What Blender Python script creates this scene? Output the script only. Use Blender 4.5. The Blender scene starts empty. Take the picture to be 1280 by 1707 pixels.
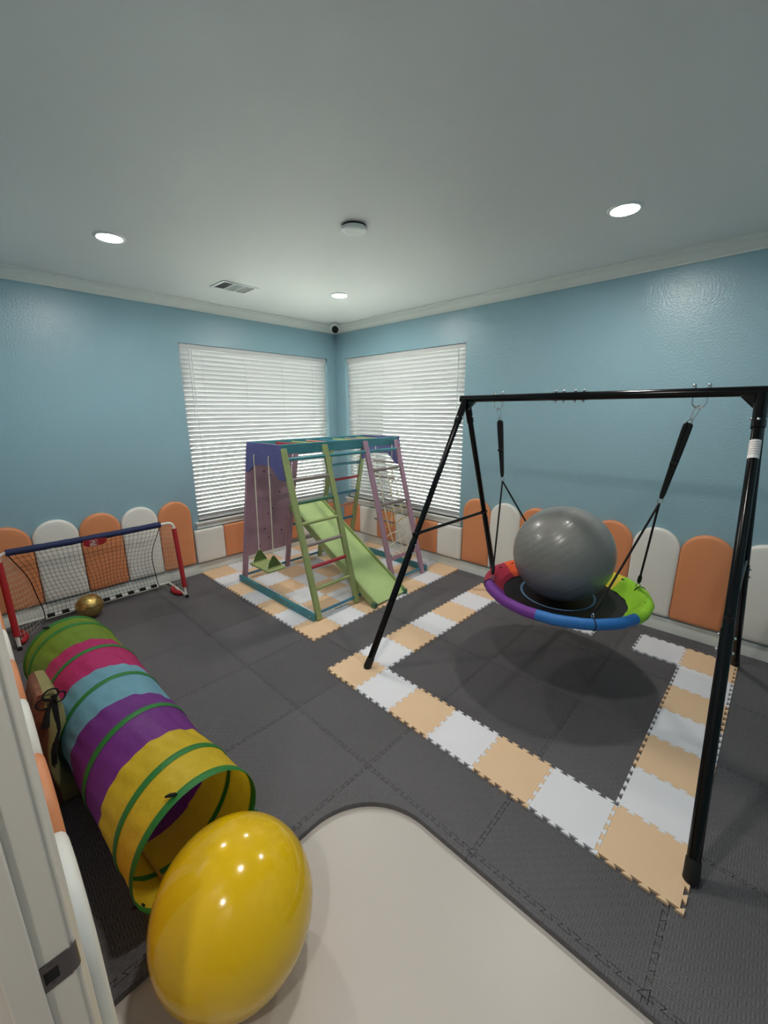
import bpy, bmesh, math, random
from mathutils import Vector, Matrix, noise
random.seed(7)
PI = math.pi
C = bpy.context.scene.collection
SC = bpy.context.scene

# ------------------------------------------------------------------ camera, world, exposure
F_PX, YAW, PITCH, ROLL = 680.05, 0.7586, 0.2424, -0.0040
CAM = Vector((-3.941, -4.6551, 1.8663))
def make_camera():
    cy, sy, cp, sp = math.cos(YAW), math.sin(YAW), math.cos(PITCH), math.sin(PITCH)
    f = Vector((cy*cp, sy*cp, -sp)); r = Vector((sy, -cy, 0)); u = r.cross(f)
    c, s = math.cos(ROLL), math.sin(ROLL)
    R, U = c*r + s*u, -s*r + c*u
    cam = bpy.data.cameras.new('camera'); o = bpy.data.objects.new('camera', cam); C.objects.link(o)
    M = Matrix((R, U, -f)).transposed().to_4x4(); M.translation = CAM
    o.matrix_world = M
    cam.sensor_fit = 'HORIZONTAL'; cam.sensor_width = 36.0; cam.lens = F_PX/1280*36.0
    cam.clip_start = 0.01; cam.clip_end = 200
    SC.camera = o
make_camera()
WORLD_STRENGTH = 1.3
LAMP_STRENGTH = 104.0
w = bpy.data.worlds.new('overcast_sky'); SC.world = w; w.use_nodes = True
bg = w.node_tree.nodes['Background']
bg.inputs[0].default_value = (0.95, 0.985, 1.0, 1); bg.inputs[1].default_value = WORLD_STRENGTH
sun = bpy.data.lights.new('sun', 'SUN'); sun.energy = 28.0; sun.angle = math.radians(1.5); sun.color = (0.96, 1.0, 1.0)
sun_o = bpy.data.objects.new('sun', sun); C.objects.link(sun_o)      # high, behind the house: lights the ground outside the windows
sun_o.rotation_euler = Vector((0.45, 0.45, -1.0)).to_track_quat('-Z', 'Y').to_euler()
SC.view_settings.view_transform = 'Standard'; SC.view_settings.look = 'None'
SC.view_settings.exposure = 1.84; SC.view_settings.gamma = 1.0
SC.view_settings.use_curve_mapping = False
SC.cycles.use_light_tree = False

# ------------------------------------------------------------------ materials
def lin(c):
    return tuple(((v/255)/12.92 if v/255 <= 0.04045 else ((v/255+0.055)/1.055)**2.4) for v in c) + (1.0,)
MATS = {}
def mat(name, rgb, rough=0.5, metal=0.0, bump=None, coat=0.0, spec=0.5, vary=None, translucent=0.0, sheen=0.0, tile=0.0):
    """bump=(kind, scale, strength); vary=(scale, amount) soft tone change"""
    if name in MATS: return MATS[name]
    m = bpy.data.materials.new(name); m.use_nodes = True
    nt = m.node_tree; N = nt.nodes; L = nt.links
    b = N['Principled BSDF']; out = N['Material Output']
    b.inputs['Base Color'].default_value = lin(rgb); b.inputs['Roughness'].default_value = rough
    b.inputs['Metallic'].default_value = metal; b.inputs['Coat Weight'].default_value = coat
    b.inputs['Specular IOR Level'].default_value = spec
    b.inputs['Coat Roughness'].default_value = 0.05
    if sheen: b.inputs['Sheen Weight'].default_value = sheen
    tc = N.new('ShaderNodeTexCoord')
    if vary:
        n = N.new('ShaderNodeTexNoise'); n.inputs['Scale'].default_value = vary[0]; n.inputs['Detail'].default_value = 4
        L.new(tc.outputs['Object'], n.inputs['Vector'])
        mr = N.new('ShaderNodeMapRange'); mr.inputs['From Min'].default_value = 0.3; mr.inputs['From Max'].default_value = 0.7
        mr.inputs['To Min'].default_value = 1-vary[1]; mr.inputs['To Max'].default_value = 1+vary[1]
        L.new(n.outputs['Fac'], mr.inputs['Value'])
        mx = N.new('ShaderNodeMix'); mx.data_type = 'RGBA'; mx.blend_type = 'MULTIPLY'; mx.inputs[0].default_value = 1
        mx.inputs[6].default_value = lin(rgb); L.new(mr.outputs['Result'], mx.inputs[7])
        L.new(mx.outputs[2], b.inputs['Base Color'])
    if tile:                                       # each tile a slightly different tone
        oi = N.new('ShaderNodeObjectInfo'); mr2 = N.new('ShaderNodeMapRange')
        mr2.inputs['To Min'].default_value = 1-tile; mr2.inputs['To Max'].default_value = 1+tile
        L.new(oi.outputs['Random'], mr2.inputs['Value'])
        hv = N.new('ShaderNodeHueSaturation'); L.new(mr2.outputs['Result'], hv.inputs['Value'])
        if vary: L.new(mx.outputs[2], hv.inputs['Color'])
        else: hv.inputs['Color'].default_value = lin(rgb)
        L.new(hv.outputs['Color'], b.inputs['Base Color'])
    if bump:
        kind, sc, st = bump
        bp = N.new('ShaderNodeBump'); bp.inputs['Strength'].default_value = st; bp.inputs['Distance'].default_value = 0.006 if kind == 'weave' else 0.004
        if kind == 'noise':
            t = N.new('ShaderNodeTexNoise'); t.inputs['Scale'].default_value = sc; t.inputs['Detail'].default_value = 3
            L.new(tc.outputs['Object'], t.inputs['Vector']); h = t.outputs['Fac']
        elif kind == 'wood':
            mp = N.new('ShaderNodeMapping'); mp.inputs['Scale'].default_value = (sc, sc, sc*0.08)
            t = N.new('ShaderNodeTexNoise'); t.inputs['Scale'].default_value = 1; t.inputs['Detail'].default_value = 5
            L.new(tc.outputs['Object'], mp.inputs['Vector']); L.new(mp.outputs['Vector'], t.inputs['Vector']); h = t.outputs['Fac']
        elif kind == 'weave':                      # basket weave foam relief
            ck = N.new('ShaderNodeTexChecker'); ck.inputs['Scale'].default_value = sc
            ck.inputs['Color1'].default_value = (1,1,1,1); ck.inputs['Color2'].default_value = (0,0,0,1)
            mp = N.new('ShaderNodeMapping'); mp.inputs['Location'].default_value = (0.0011, 0.0013, 0.0017)
            L.new(tc.outputs['Object'], mp.inputs['Vector']); L.new(mp.outputs['Vector'], ck.inputs['Vector'])
            sep = N.new('ShaderNodeSeparateXYZ'); L.new(mp.outputs['Vector'], sep.inputs[0])
            outs = []
            for ax in ('X', 'Y'):
                mu = N.new('ShaderNodeMath'); mu.operation = 'MULTIPLY'; mu.inputs[1].default_value = sc*PI*4
                L.new(sep.outputs[ax], mu.inputs[0])
                si = N.new('ShaderNodeMath'); si.operation = 'SINE'; L.new(mu.outputs[0], si.inputs[0]); outs.append(si.outputs[0])
            mx2 = N.new('ShaderNodeMix'); mx2.data_type = 'FLOAT'
            L.new(ck.outputs['Fac'], mx2.inputs[0]); L.new(outs[0], mx2.inputs[2]); L.new(outs[1], mx2.inputs[3])
            h = mx2.outputs[0]
        L.new(h, bp.inputs['Height']); L.new(bp.outputs['Normal'], b.inputs['Normal'])
    if translucent:
        tr = N.new('ShaderNodeBsdfTranslucent'); tr.inputs['Color'].default_value = lin(rgb)
        ms = N.new('ShaderNodeMixShader'); ms.inputs[0].default_value = translucent
        L.new(b.outputs[0], ms.inputs[1]); L.new(tr.outputs[0], ms.inputs[2]); L.new(ms.outputs[0], out.inputs['Surface'])
    MATS[name] = m
    return m
def emit(name, rgb, strength):
    m = bpy.data.materials.new(name); m.use_nodes = True; nt = m.node_tree
    nt.nodes.remove(nt.nodes['Principled BSDF'])
    e = nt.nodes.new('ShaderNodeEmission'); e.inputs[0].default_value = lin(rgb); e.inputs[1].default_value = strength
    nt.links.new(e.outputs[0], nt.nodes['Material Output'].inputs['Surface'])
    MATS[name] = m; return m
def glass_mat():
    m = bpy.data.materials.new('window_glass'); m.use_nodes = True; nt = m.node_tree
    nt.nodes.remove(nt.nodes['Principled BSDF'])
    t = nt.nodes.new('ShaderNodeBsdfTransparent'); t.inputs[0].default_value = (0.93, 0.97, 0.95, 1)
    g = nt.nodes.new('ShaderNodeBsdfGlossy'); g.inputs['Roughness'].default_value = 0.02
    fr = nt.nodes.new('ShaderNodeFresnel'); fr.inputs[0].default_value = 1.45
    mx = nt.nodes.new('ShaderNodeMixShader')
    nt.links.new(fr.outputs[0], mx.inputs[0]); nt.links.new(t.outputs[0], mx.inputs[1]); nt.links.new(g.outputs[0], mx.inputs[2])
    nt.links.new(mx.outputs[0], nt.nodes['Material Output'].inputs['Surface'])
    return m

M_WALL = mat('blue_wall_paint', (146, 180, 194), 0.3, bump=('noise', 70, 0.5))
M_CEIL = mat('ceiling_paint', (222, 222, 221), 0.75, bump=('noise', 110, 0.08))
M_TRIM = mat('white_trim_paint', (226, 228, 224), 0.4)
M_JAMB = mat('door_frame_paint', (224, 216, 208), 0.38)
M_FLOOR = mat('beige_vinyl_floor', (198, 190, 184), 0.38, vary=(1.2, 0.03))
M_HALL = mat('hall_paint', (200, 196, 190), 0.6)
M_FOAM = mat('charcoal_foam', (97, 95, 99), 0.56, bump=('weave', 48, 0.42), tile=0.09, vary=(1.5, 0.06))
M_BEIGE = mat('beige_foam', (240, 204, 166), 0.65, bump=('noise', 300, 0.1), vary=(3, 0.03))
M_WHITE = mat('white_foam', (238, 237, 244), 0.6, bump=('noise', 300, 0.1), vary=(3, 0.02))
M_ORANGE = mat('orange_leatherette', (226, 146, 100), 0.42, bump=('noise', 420, 0.12))
M_PADW = mat('white_leatherette', (236, 232, 226), 0.42, bump=('noise', 420, 0.12))
M_BLIND = mat('blind_slat_white', (206, 206, 207), 0.45, translucent=0.02)
M_VINYL = mat('window_vinyl', (236, 238, 236), 0.35)
M_GLASS = glass_mat()
M_BLACK = mat('black_powder_coat', (8, 8, 11), 0.17, coat=0.0, spec=0.3)
M_RUBBER = mat('black_rubber', (16, 16, 17), 0.6)
M_WEB = mat('black_webbing', (12, 12, 14), 0.8, bump=('noise', 500, 0.4))
M_CHROME = mat('zinc_steel', (205, 207, 210), 0.25, metal=1.0)
M_GREEN = mat('pale_green_paint', (156, 170, 112), 0.5, bump=('wood', 60, 0.25), vary=(9, 0.07))
M_SLIDE = mat('slide_green', (184, 208, 142), 0.36, vary=(5, 0.04))
M_MAUVE = mat('mauve_paint', (174, 138, 158), 0.5, bump=('wood', 60, 0.25), vary=(9, 0.07))
M_TEAL = mat('teal_paint', (66, 136, 148), 0.5, bump=('wood', 60, 0.25), vary=(9, 0.08))
M_PURP = mat('violet_blue_paint', (92, 92, 148), 0.5, vary=(9, 0.08))
M_RRED = mat('red_rung', (168, 44, 56), 0.45)
M_RBLUE = mat('blue_rung', (66, 128, 158), 0.45)
M_RGRAY = mat('grey_mauve_rung', (140, 130, 128), 0.5)
M_RDGRN = mat('dark_green_rung', (74, 116, 92), 0.5)
M_RPINK = mat('salmon_rung', (196, 140, 124), 0.5)
M_HOLE = mat('dark_hole', (38, 30, 40), 0.8)
M_ROPE = mat('cream_rope', (236, 228, 210), 0.8)
M_ROPEY = mat('yellow_rope', (206, 178, 112), 0.8)
M_OLIVEP = mat('olive_plastic', (82, 104, 54), 0.4)
M_BALL = mat('grey_vinyl_ball', (128, 127, 124), 0.3, spec=0.5, coat=0.1)
M_BALLOON = mat('yellow_balloon', (242, 200, 14), 0.14, coat=0.4, translucent=0.18)
M_GOLD = mat('gold_foil', (206, 176, 108), 0.34, metal=1.0, bump=('noise', 30, 0.2))
M_SEAM = mat('dark_print', (48, 38, 20), 0.5)
M_NAVY = mat('navy_foam_sleeve', (28, 40, 84), 0.7, bump=('noise', 200, 0.2))
M_RED = mat('red_fabric', (166, 28, 38), 0.7, bump=('noise', 260, 0.3))
M_PIPE = mat('white_pipe', (228, 226, 222), 0.35)
M_NETB = mat('black_net_cord', (20, 18, 20), 0.8)
M_NETW = mat('white_net_cord', (206, 204, 190), 0.8)
FAB = {}
for k, c in dict(green=(126, 156, 46), pink=(204, 44, 118), blue=(128, 186, 208), purple=(128, 52, 150), yellow=(232, 200, 42)).items():
    FAB[k] = mat('nylon_'+k, c, 0.5, bump=('noise', 26, 1.0), translucent=0.34, vary=(14, 0.06))
M_HOOP = mat('green_binding', (30, 116, 44), 0.55)
M_BAG = mat('olive_canvas', (140, 134, 86), 0.8, bump=('noise', 120, 0.4), vary=(8, 0.12))
M_BAGB = mat('brown_canvas', (120, 74, 52), 0.85, bump=('noise', 120, 0.4), vary=(14, 0.3))
M_RIM = {k: mat('oxford_'+k, c, 0.55, bump=('noise', 24, 0.35)) for k, c in
         dict(crimson=(176, 34, 66), orange=(238, 92, 44), yellow=(226, 206, 46), lime=(150, 208, 40), blue=(36, 110, 184), purple=(112, 48, 142)).items()}
M_TRAMP = mat('black_swing_mat', (22, 22, 25), 0.6, bump=('noise', 300, 0.3))
M_RINGP = mat('pale_blue_print', (120, 160, 200), 0.6)
M_LABEL = mat('white_label', (232, 230, 228), 0.5)
M_INK = mat('grey_ink', (150, 120, 118), 0.6)
M_STRIKE = mat('brushed_bronze', (98, 92, 94), 0.4, metal=0.8)
M_DARK = mat('dark_recess', (10, 10, 10), 0.8)
M_CAMB = mat('black_lens', (8, 8, 9), 0.15)
M_PLAST = mat('white_plastic', (226, 228, 226), 0.4)
M_VENT = mat('vent_enamel', (214, 216, 214), 0.45)
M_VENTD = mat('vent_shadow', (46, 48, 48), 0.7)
M_EARTH = mat('outside_concrete', (186, 184, 176), 0.9)
M_LAMP = emit('lamp_lens', (255, 250, 240), LAMP_STRENGTH)

# ------------------------------------------------------------------ mesh builder
class MB:
    def __init__(s): s.v = []; s.f = []
    def add(s, vs, fs):
        o = len(s.v); s.v += [Vector(v) for v in vs]; s.f += [tuple(i+o for i in f) for f in fs]; return s
    def box(s, lo, hi):
        x0, y0, z0 = lo; x1, y1, z1 = hi
        return s.add([(x0,y0,z0),(x1,y0,z0),(x1,y1,z0),(x0,y1,z0),(x0,y0,z1),(x1,y0,z1),(x1,y1,z1),(x0,y1,z1)],
                     [(0,3,2,1),(4,5,6,7),(0,1,5,4),(1,2,6,5),(2,3,7,6),(3,0,4,7)])
    def cbox(s, c, d):
        return s.box([c[i]-d[i]/2 for i in range(3)], [c[i]+d[i]/2 for i in range(3)])
    def bar(s, a, b, w, h, side=(1,0,0)):
        """rectangular bar from a to b; w along `side`, h across"""
        a, b = Vector(a), Vector(b); d = (b-a).normalized(); x = Vector(side); x = (x - d*x.dot(d)).normalized(); y = d.cross(x)
        q = [(-1,-1),(1,-1),(1,1),(-1,1)]
        vs = [a + x*(w/2*i) + y*(h/2*j) for i, j in q] + [b + x*(w/2*i) + y*(h/2*j) for i, j in q]
        return s.add(vs, [(0,3,2,1),(4,5,6,7),(0,1,5,4),(1,2,6,5),(2,3,7,6),(3,0,4,7)])
    def tube(s, pts, r, n=8, closed=False, caps=True):
        pts = [Vector(p) for p in pts]; m = len(pts)
        rs = r if isinstance(r, (list, tuple)) else [r]*m
        tan = []
        for i in range(m):
            a = pts[(i-1) % m] if (closed or i) else pts[i]; b = pts[(i+1) % m] if (closed or i < m-1) else pts[i]
            tan.append((b-a).normalized())
        up = Vector((0,0,1)) if abs(tan[0].z) < 0.9 else Vector((1,0,0))
        x = (up - tan[0]*up.dot(tan[0])).normalized(); vs = []
        for i in range(m):
            x = (x - tan[i]*x.dot(tan[i])).normalized(); y = tan[i].cross(x)
            for k in range(n):
                t = 2*PI*k/n; vs.append(pts[i] + (x*math.cos(t) + y*math.sin(t))*rs[i])
        fs = []
        for i in range(m if closed else m-1):
            j = (i+1) % m
            for k in range(n): fs.append((i*n+k, i*n+(k+1) % n, j*n+(k+1) % n, j*n+k))
        if not closed and caps: fs += [tuple(range(n-1, -1, -1)), tuple(range((m-1)*n, m*n))]
        return s.add(vs, fs)
    def prism(s, poly, fn, t0, t1):
        """poly of (a,b) mapped with fn(a,b,t)"""
        n = len(poly); vs = [fn(a, b, t0) for a, b in poly] + [fn(a, b, t1) for a, b in poly]
        fs = [tuple(range(n-1, -1, -1)), tuple(range(n, 2*n))] + [(i, (i+1) % n, n+(i+1) % n, n+i) for i in range(n)]
        return s.add(vs, fs)
    def lathe(s, prof, c, n=32, a0=0, a1=2*PI, axis=None):
        """prof of (r,z) about vertical axis through c"""
        full = abs(a1-a0-2*PI) < 1e-6; m = n if full else n+1; vs = []
        for k in range(m):
            t = a0 + (a1-a0)*k/n
            for r, z in prof: vs.append((c[0]+r*math.cos(t), c[1]+r*math.sin(t), c[2]+z))
        p = len(prof); fs = []
        for k in range(n):
            k2 = (k+1) % m
            for i in range(p-1): fs.append((k*p+i, k2*p+i, k2*p+i+1, k*p+i+1))
        return s.add(vs, fs)
    def sphere(s, c, r, n=16, sc=(1,1,1)):
        pr = [(math.sin(PI*i/n)*r*1.0, -math.cos(PI*i/n)*r) for i in range(n+1)]
        o = len(s.v); s.lathe(pr, (0,0,0), 2*n)
        for i in range(o, len(s.v)):
            v = s.v[i]; s.v[i] = Vector((c[0]+v.x*sc[0], c[1]+v.y*sc[1], c[2]+v.z*sc[2]))
        return s
    def mesh(s, name, m, origin=(0,0,0), smooth=35, merge=True):
        me = bpy.data.meshes.new(name); og = Vector(origin)
        me.from_pydata([v-og for v in s.v], [], s.f)
        bm = bmesh.new(); bm.from_mesh(me)
        if merge: bmesh.ops.remove_doubles(bm, verts=bm.verts, dist=1e-6)
        bmesh.ops.recalc_face_normals(bm, faces=bm.faces)
        bm.to_mesh(me); bm.free()
        if smooth: me.shade_smooth(); me.set_sharp_from_angle(angle=math.radians(smooth))
        for mm in (m if isinstance(m, (list, tuple)) else [m]): me.materials.append(mm)
        return me
def root_of(o):
    p = o
    while p.parent: p = p.parent
    return p
def wloc(o):
    l = Vector((0,0,0))
    while o: l = l + o.location; o = o.parent
    return l
def obj(name, mb, m, parent=None, bevel=0, smooth=35, loc=None, label=None, seg=2):
    """one mesh object; world-space builder coordinates (parents carry no rotation)"""
    og = Vector(loc) if loc is not None else (wloc(parent) if parent else Vector((0,0,0)))
    me = mb.mesh(name, m, og, smooth)
    o = bpy.data.objects.new(name, me); C.objects.link(o)
    if parent:
        o.parent = parent; o.location = og - wloc(parent)
    else: o.location = og
    if bevel:
        b = o.modifiers.new('soft_edges', 'BEVEL'); b.width = bevel; b.segments = seg; b.limit_method = 'ANGLE'; b.angle_limit = math.radians(40)
    if label: o['label'] = label
    return o
def tag(o, label, cat, group=None, kind=None):
    o['label'] = label; o['category'] = cat
    if group: o['group'] = group
    if kind: o['kind'] = kind
    return o
def thing(name, label, cat, loc, group=None, rotz=0):
    o = bpy.data.objects.new(name, None); C.objects.link(o); o.location = loc; o.rotation_euler = (0,0,rotz)
    o.empty_display_size = 0.1
    return tag(o, label, cat, group)
def struct(name, mb, m, parent=None, bevel=0, smooth=35):
    o = obj(name, mb, m, parent, bevel, smooth)
    if not parent: o['kind'] = 'structure'
    return o
def inst(name, me, parent, loc, rot=(0,0,0)):
    o = bpy.data.objects.new(name, me); C.objects.link(o); o.parent = parent; o.location = loc; o.rotation_euler = rot
    return o
def lerp(a, b, t): return Vector(a)*(1-t) + Vector(b)*t
def arc(c, r, a0, a1, n, fn): return [fn(c[0]+r*math.cos(a0+(a1-a0)*i/n), c[1]+r*math.sin(a0+(a1-a0)*i/n)) for i in range(n+1)]

# ------------------------------------------------------------------ the room
XL, YN, H = -3.95, -5.10, 2.98          # doorway wall, near wall, ceiling
WT = 0.16
WIN_A = (-2.1216, -0.1562); WIN_B = (-2.1255, -0.1926); WZ = (0.642, 2.566)
DOOR_Y = (-4.81, -3.90); DOOR_H = 2.10
struct('floor', MB().box((XL-1.6, YN-0.2, -0.1), (0.2, 0.2, 0.0)), M_FLOOR)
struct('ceiling', MB().box((XL-1.6, YN-0.2, H), (0.2, 0.2, H+0.12)), M_CEIL)
b = MB()
b.box((XL-WT, 0, 0), (WIN_A[0], WT, H)); b.box((WIN_A[1], 0, 0), (WT, WT, H))
b.box((WIN_A[0], 0, 0), (WIN_A[1], WT, WZ[0]-0.002)); b.box((WIN_A[0], 0, WZ[1]), (WIN_A[1], WT, H))
struct('wall_back', b, M_WALL)
b = MB()
b.box((0, YN-WT, 0), (WT, WIN_B[0], H)); b.box((0, WIN_B[1], 0), (WT, 0, H))
b.box((0, WIN_B[0], 0), (WT, WIN_B[1], WZ[0]-0.002)); b.box((0, WIN_B[0], WZ[1]), (WT, WIN_B[1], H))
struct('wall_right', b, M_WALL)
b = MB()
b.box((XL-0.12, DOOR_Y[1]+0.02, 0), (XL, 0, H)); b.box((XL-0.12, YN, 0), (XL, DOOR_Y[0]-0.02, H))
b.box((XL-0.12, DOOR_Y[0]-0.02, DOOR_H+0.02), (XL, DOOR_Y[1]+0.02, H))
struct('wall_left', b, M_WALL)
struct('wall_near', MB().box((XL-WT, YN-WT, 0), (0, YN, H)), M_WALL)
b = MB()
b.box((XL-1.6, YN-0.2, 0), (XL-1.5, 0.2, H)); b.box((XL-1.5, 0.06, 0), (XL-0.16, 0.2, H)); b.box((XL-1.5, YN-0.2, 0), (XL-0.16, YN-0.06, H))
struct('wall_hall', b, M_HALL)
struct('ground', MB().box((-30, -30, -0.5), (30, 30, -0.4)), M_EARTH)

# crown moulding (a stepped ogee) and baseboards
CROWN = [(0,2.898),(0.012,2.898),(0.014,2.908),(0.028,2.914),(0.040,2.926),(0.052,2.938),(0.068,2.948),(0.084,2.954),(0.088,2.966),(0.110,2.970),(0.110,2.98),(0,2.98)]
crown = [lambda d, z, t: (t, -d, z), lambda d, z, t: (-d, t, z), lambda d, z, t: (XL+d, t, z), lambda d, z, t: (t, YN+d, z)]
for i, (fn, t0, t1) in enumerate(zip(crown, (XL, YN, YN, XL), (0, 0, 0, 0))):
    struct('trim_%d' % (i+1), MB().prism(CROWN, fn, t0, t1), M_TRIM, smooth=50)
BASE = [(0,0),(0.016,0),(0.016,0.128),(0.012,0.138),(0.006,0.144),(0,0.144)]
for nm, fn, t0, t1 in (('baseboard_back', crown[0], XL, 0), ('baseboard_right', crown[1], YN, 0), ('baseboard_left', crown[2], DOOR_Y[1]+0.09, 0), ('baseboard_near', crown[3], XL, 0)):
    struct(nm, MB().prism(BASE, fn, t0, t1), M_TRIM, smooth=50)

# door frame: jamb lining, stop, casing, strike plate
b = MB()
for y0, y1 in ((DOOR_Y[1], DOOR_Y[1]+0.02), (DOOR_Y[0]-0.02, DOOR_Y[0])): b.box((XL-0.122, y0, 0), (XL, y1, DOOR_H+0.02))
b.box((XL-0.122, DOOR_Y[0], DOOR_H), (XL, DOOR_Y[1], DOOR_H+0.02))
door = struct('door_1', b, M_JAMB, bevel=0.002)
b = MB()
for y0, y1 in ((DOOR_Y[1]-0.011, DOOR_Y[1]), (DOOR_Y[0], DOOR_Y[0]+0.011)): b.box((XL-0.085, y0, 0), (XL-0.043, y1, DOOR_H))
b.box((XL-0.085, DOOR_Y[0], DOOR_H-0.011), (XL-0.043, DOOR_Y[1], DOOR_H))
struct('door_stop', b, M_JAMB, door, bevel=0.003)
CAS = [(0.005,0),(0.005,0.007),(0.010,0.010),(0.022,0.0105),(0.026,0.014),(0.058,0.016),(0.066,0.013),(0.066,0)]
b = MB()
b.prism(CAS, lambda d, h, t: (XL+h, DOOR_Y[1]+d, t), 0, DOOR_H+0.066)
b.prism(CAS, lambda d, h, t: (XL+h, DOOR_Y[0]-d, t), 0, DOOR_H+0.066)
b.prism(CAS, lambda d, h, t: (XL+h, t, DOOR_H+d), DOOR_Y[0]-0.0, DOOR_Y[1]+0.0)
struct('door_casing', b, M_JAMB, door, smooth=50)
# strike plate with a latch hole, screws and a curved lip
PZ = 0.928
b = MB(); yj = DOOR_Y[1]
b.box((XL-0.045, yj-0.0022, PZ-0.029), (XL-0.040, yj, PZ+0.029)); b.box((XL-0.020, yj-0.0022, PZ-0.029), (XL-0.004, yj, PZ+0.029))
b.box((XL-0.040, yj-0.0022, PZ+0.013), (XL-0.020, yj, PZ+0.029)); b.box((XL-0.040, yj-0.0022, PZ-0.029), (XL-0.020, yj, PZ-0.013))
lip = [(XL-0.004+0.013*math.sin(a), yj-0.0022+0.009*(1-math.cos(a))) for a in [PI/2*i/6 for i in range(7)]]
lip2 = [(x-0.0005, y+0.002) for x, y in reversed(lip)]
b.prism(lip+lip2, lambda x, y, t: (x, y, t), PZ-0.027, PZ+0.027)
sp = obj('strike_plate', b, M_STRIKE, door, label='dark bronze strike plate')
b = MB()
for z in (PZ-0.0205, PZ+0.0205): b.tube([(XL-0.030, yj-0.0015, z), (XL-0.030, yj-0.0034, z)], 0.0035, 10)
obj('screw', b, M_STRIKE, sp)
obj('latch_hole', MB().box((XL-0.040, yj-0.0012, PZ-0.013), (XL-0.020, yj-0.0004, PZ+0.013)), M_DARK, sp)

# ------------------------------------------------------------------ windows with frames, panes, sills
def window(idx, fn, t0, t1):
    """fn(t, d, z): t along wall, d depth outward from room face"""
    def bx(mb, ta, tb, da, db, za, zb):
        p, q = fn(ta, da, za), fn(tb, db, zb)
        return mb.box([min(p[i], q[i]) for i in range(3)], [max(p[i], q[i]) for i in range(3)])
    z0, z1 = WZ; b = MB()
    for a, c in ((t0, t0+0.05), (t1-0.05, t1)): bx(b, a, c, 0.105, 0.155, z0, z1)
    bx(b, t0, t1, 0.105, 0.155, z0, z0+0.05); bx(b, t0, t1, 0.105, 0.155, z1-0.05, z1)
    wn = struct('window_%d' % idx, b, M_VINYL, bevel=0.004)
    struct('pane', bx(MB(), t0+0.05, t1-0.05, 0.128, 0.132, z0+0.05, z1-0.05), M_GLASS, wn)
    b = bx(MB(), t0-0.045, t1+0.03, -0.034, 0.105, z0-0.026, z0-0.002); 
    struct('window_sill', b, M_TRIM, wn, bevel=0.005)
    struct('sill_apron', bx(MB(), t0-0.03, t1+0.02, -0.014, 0.0, z0-0.082, z0-0.026), M_TRIM, wn, bevel=0.003)
fA = lambda t, d, z: (t, d, z); fB = lambda t, d, z: (d, t, z)
window(1, fA, *WIN_A); window(2, fB, *WIN_B)

def blind(label, fn, t0, t1, rot, wand_t):
    a, c = t0+0.012, t1-0.012; tm = (a+c)/2; dep = 0.045
    base = Vector(fn(tm, dep, WZ[0]+0.004))
    root = thing('window_blind', label, 'blind', base, 'wooden blinds in the two windows')
    def bx(mb, ta, tb, da, db, za, zb):
        p, q = fn(ta, da, za), fn(tb, db, zb)
        return mb.box([min(p[i], q[i]) for i in range(3)], [max(p[i], q[i]) for i in range(3)])
    obj('headrail', bx(MB(), a, c, 0.015, 0.07, WZ[1]-0.052, WZ[1]-0.002), M_BLIND, root, bevel=0.004)
    obj('bottom_rail', bx(MB(), a, c, 0.02, 0.07, WZ[0]+0.004, WZ[0]+0.026), M_BLIND, root, bevel=0.004)
    # one slat mesh: a shallow curved strip along local X
    L = (c-a)/2; b = MB(); n = 6; W = 0.051; pr = []
    for i in range(n+1):
        s = -W/2 + W*i/n; pr.append((s, 0.003*(1-(2*s/W)**2)))
    b.prism(pr + [(s, h-0.0026) for s, h in reversed(pr)], lambda s, h, t: (t, s, h), -L, L)
    me = b.mesh('slat', M_BLIND, (0,0,0), 50)
    n = 39; z0, z1 = WZ[0]+0.05, WZ[1]-0.075
    TILT = math.radians(-TILT_DEG)
    for i in range(n):
        z = z0 + (z1-z0)*i/(n-1)
        p = Vector(fn(tm, dep, z)) - base
        inst('slat', me, root, p, (TILT + random.uniform(-0.02, 0.02), 0, rot))
    for f in (0.12, 0.38, 0.64, 0.88):       # ladder cords
        t = a + (c-a)*f; b = MB()
        for d in (dep-0.024, dep+0.024): b.tube([fn(t, d, WZ[0]+0.02), fn(t, d, WZ[1]-0.05)], 0.0011, 5)
        obj('ladder_cord', b, M_BLIND, root)
    for t, ln in wand_t:
        b = MB(); b.tube([fn(t, 0.008, WZ[1]-0.05), fn(t, 0.006, WZ[1]-0.05-ln)], 0.004, 8)
        obj('tilt_wand', b, M_BLIND, root)
TILT_DEG = 60
blind('white slatted blind in the window between the goal and the corner', fA, *WIN_A, 0, ((-2.02, 0.72), (-1.99, 1.15)))
blind('white slatted blind in the window beside the black swing frame', fB, *WIN_B, -PI/2, ((-2.03, 0.8),))

# ------------------------------------------------------------------ ceiling fittings
LAMPS = [(-2.977, -1.274, 'ceiling downlight over the goal and tunnel'), (-1.054, -3.821, 'ceiling downlight over the big round swing'),
         (-1.025, -1.299, 'small far ceiling downlight near the corner camera'), (-2.98, -3.82, 'ceiling downlight above the doorway floor, just out of view')]
def downlight(x, y, label):
    root = thing('recessed_downlight', 'round white '+label, 'ceiling light', (x, y, H), 'recessed ceiling downlights')
    obj('trim_ring', MB().lathe([(0.070,-0.004),(0.074,-0.009),(0.088,-0.007),(0.094,-0.0005),(0.07,-0.0005)], (x, y, H), 40), M_PLAST, root, smooth=50)
    b = MB(); n = 32
    b.add([(x+0.070*math.cos(2*PI*k/n), y+0.070*math.sin(2*PI*k/n), H-0.004) for k in range(n)], [tuple(range(n-1, -1, -1))])
    obj('lens', b, M_LAMP, root, smooth=0, label='glowing white lens')
for a in LAMPS: downlight(*a)
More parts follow.
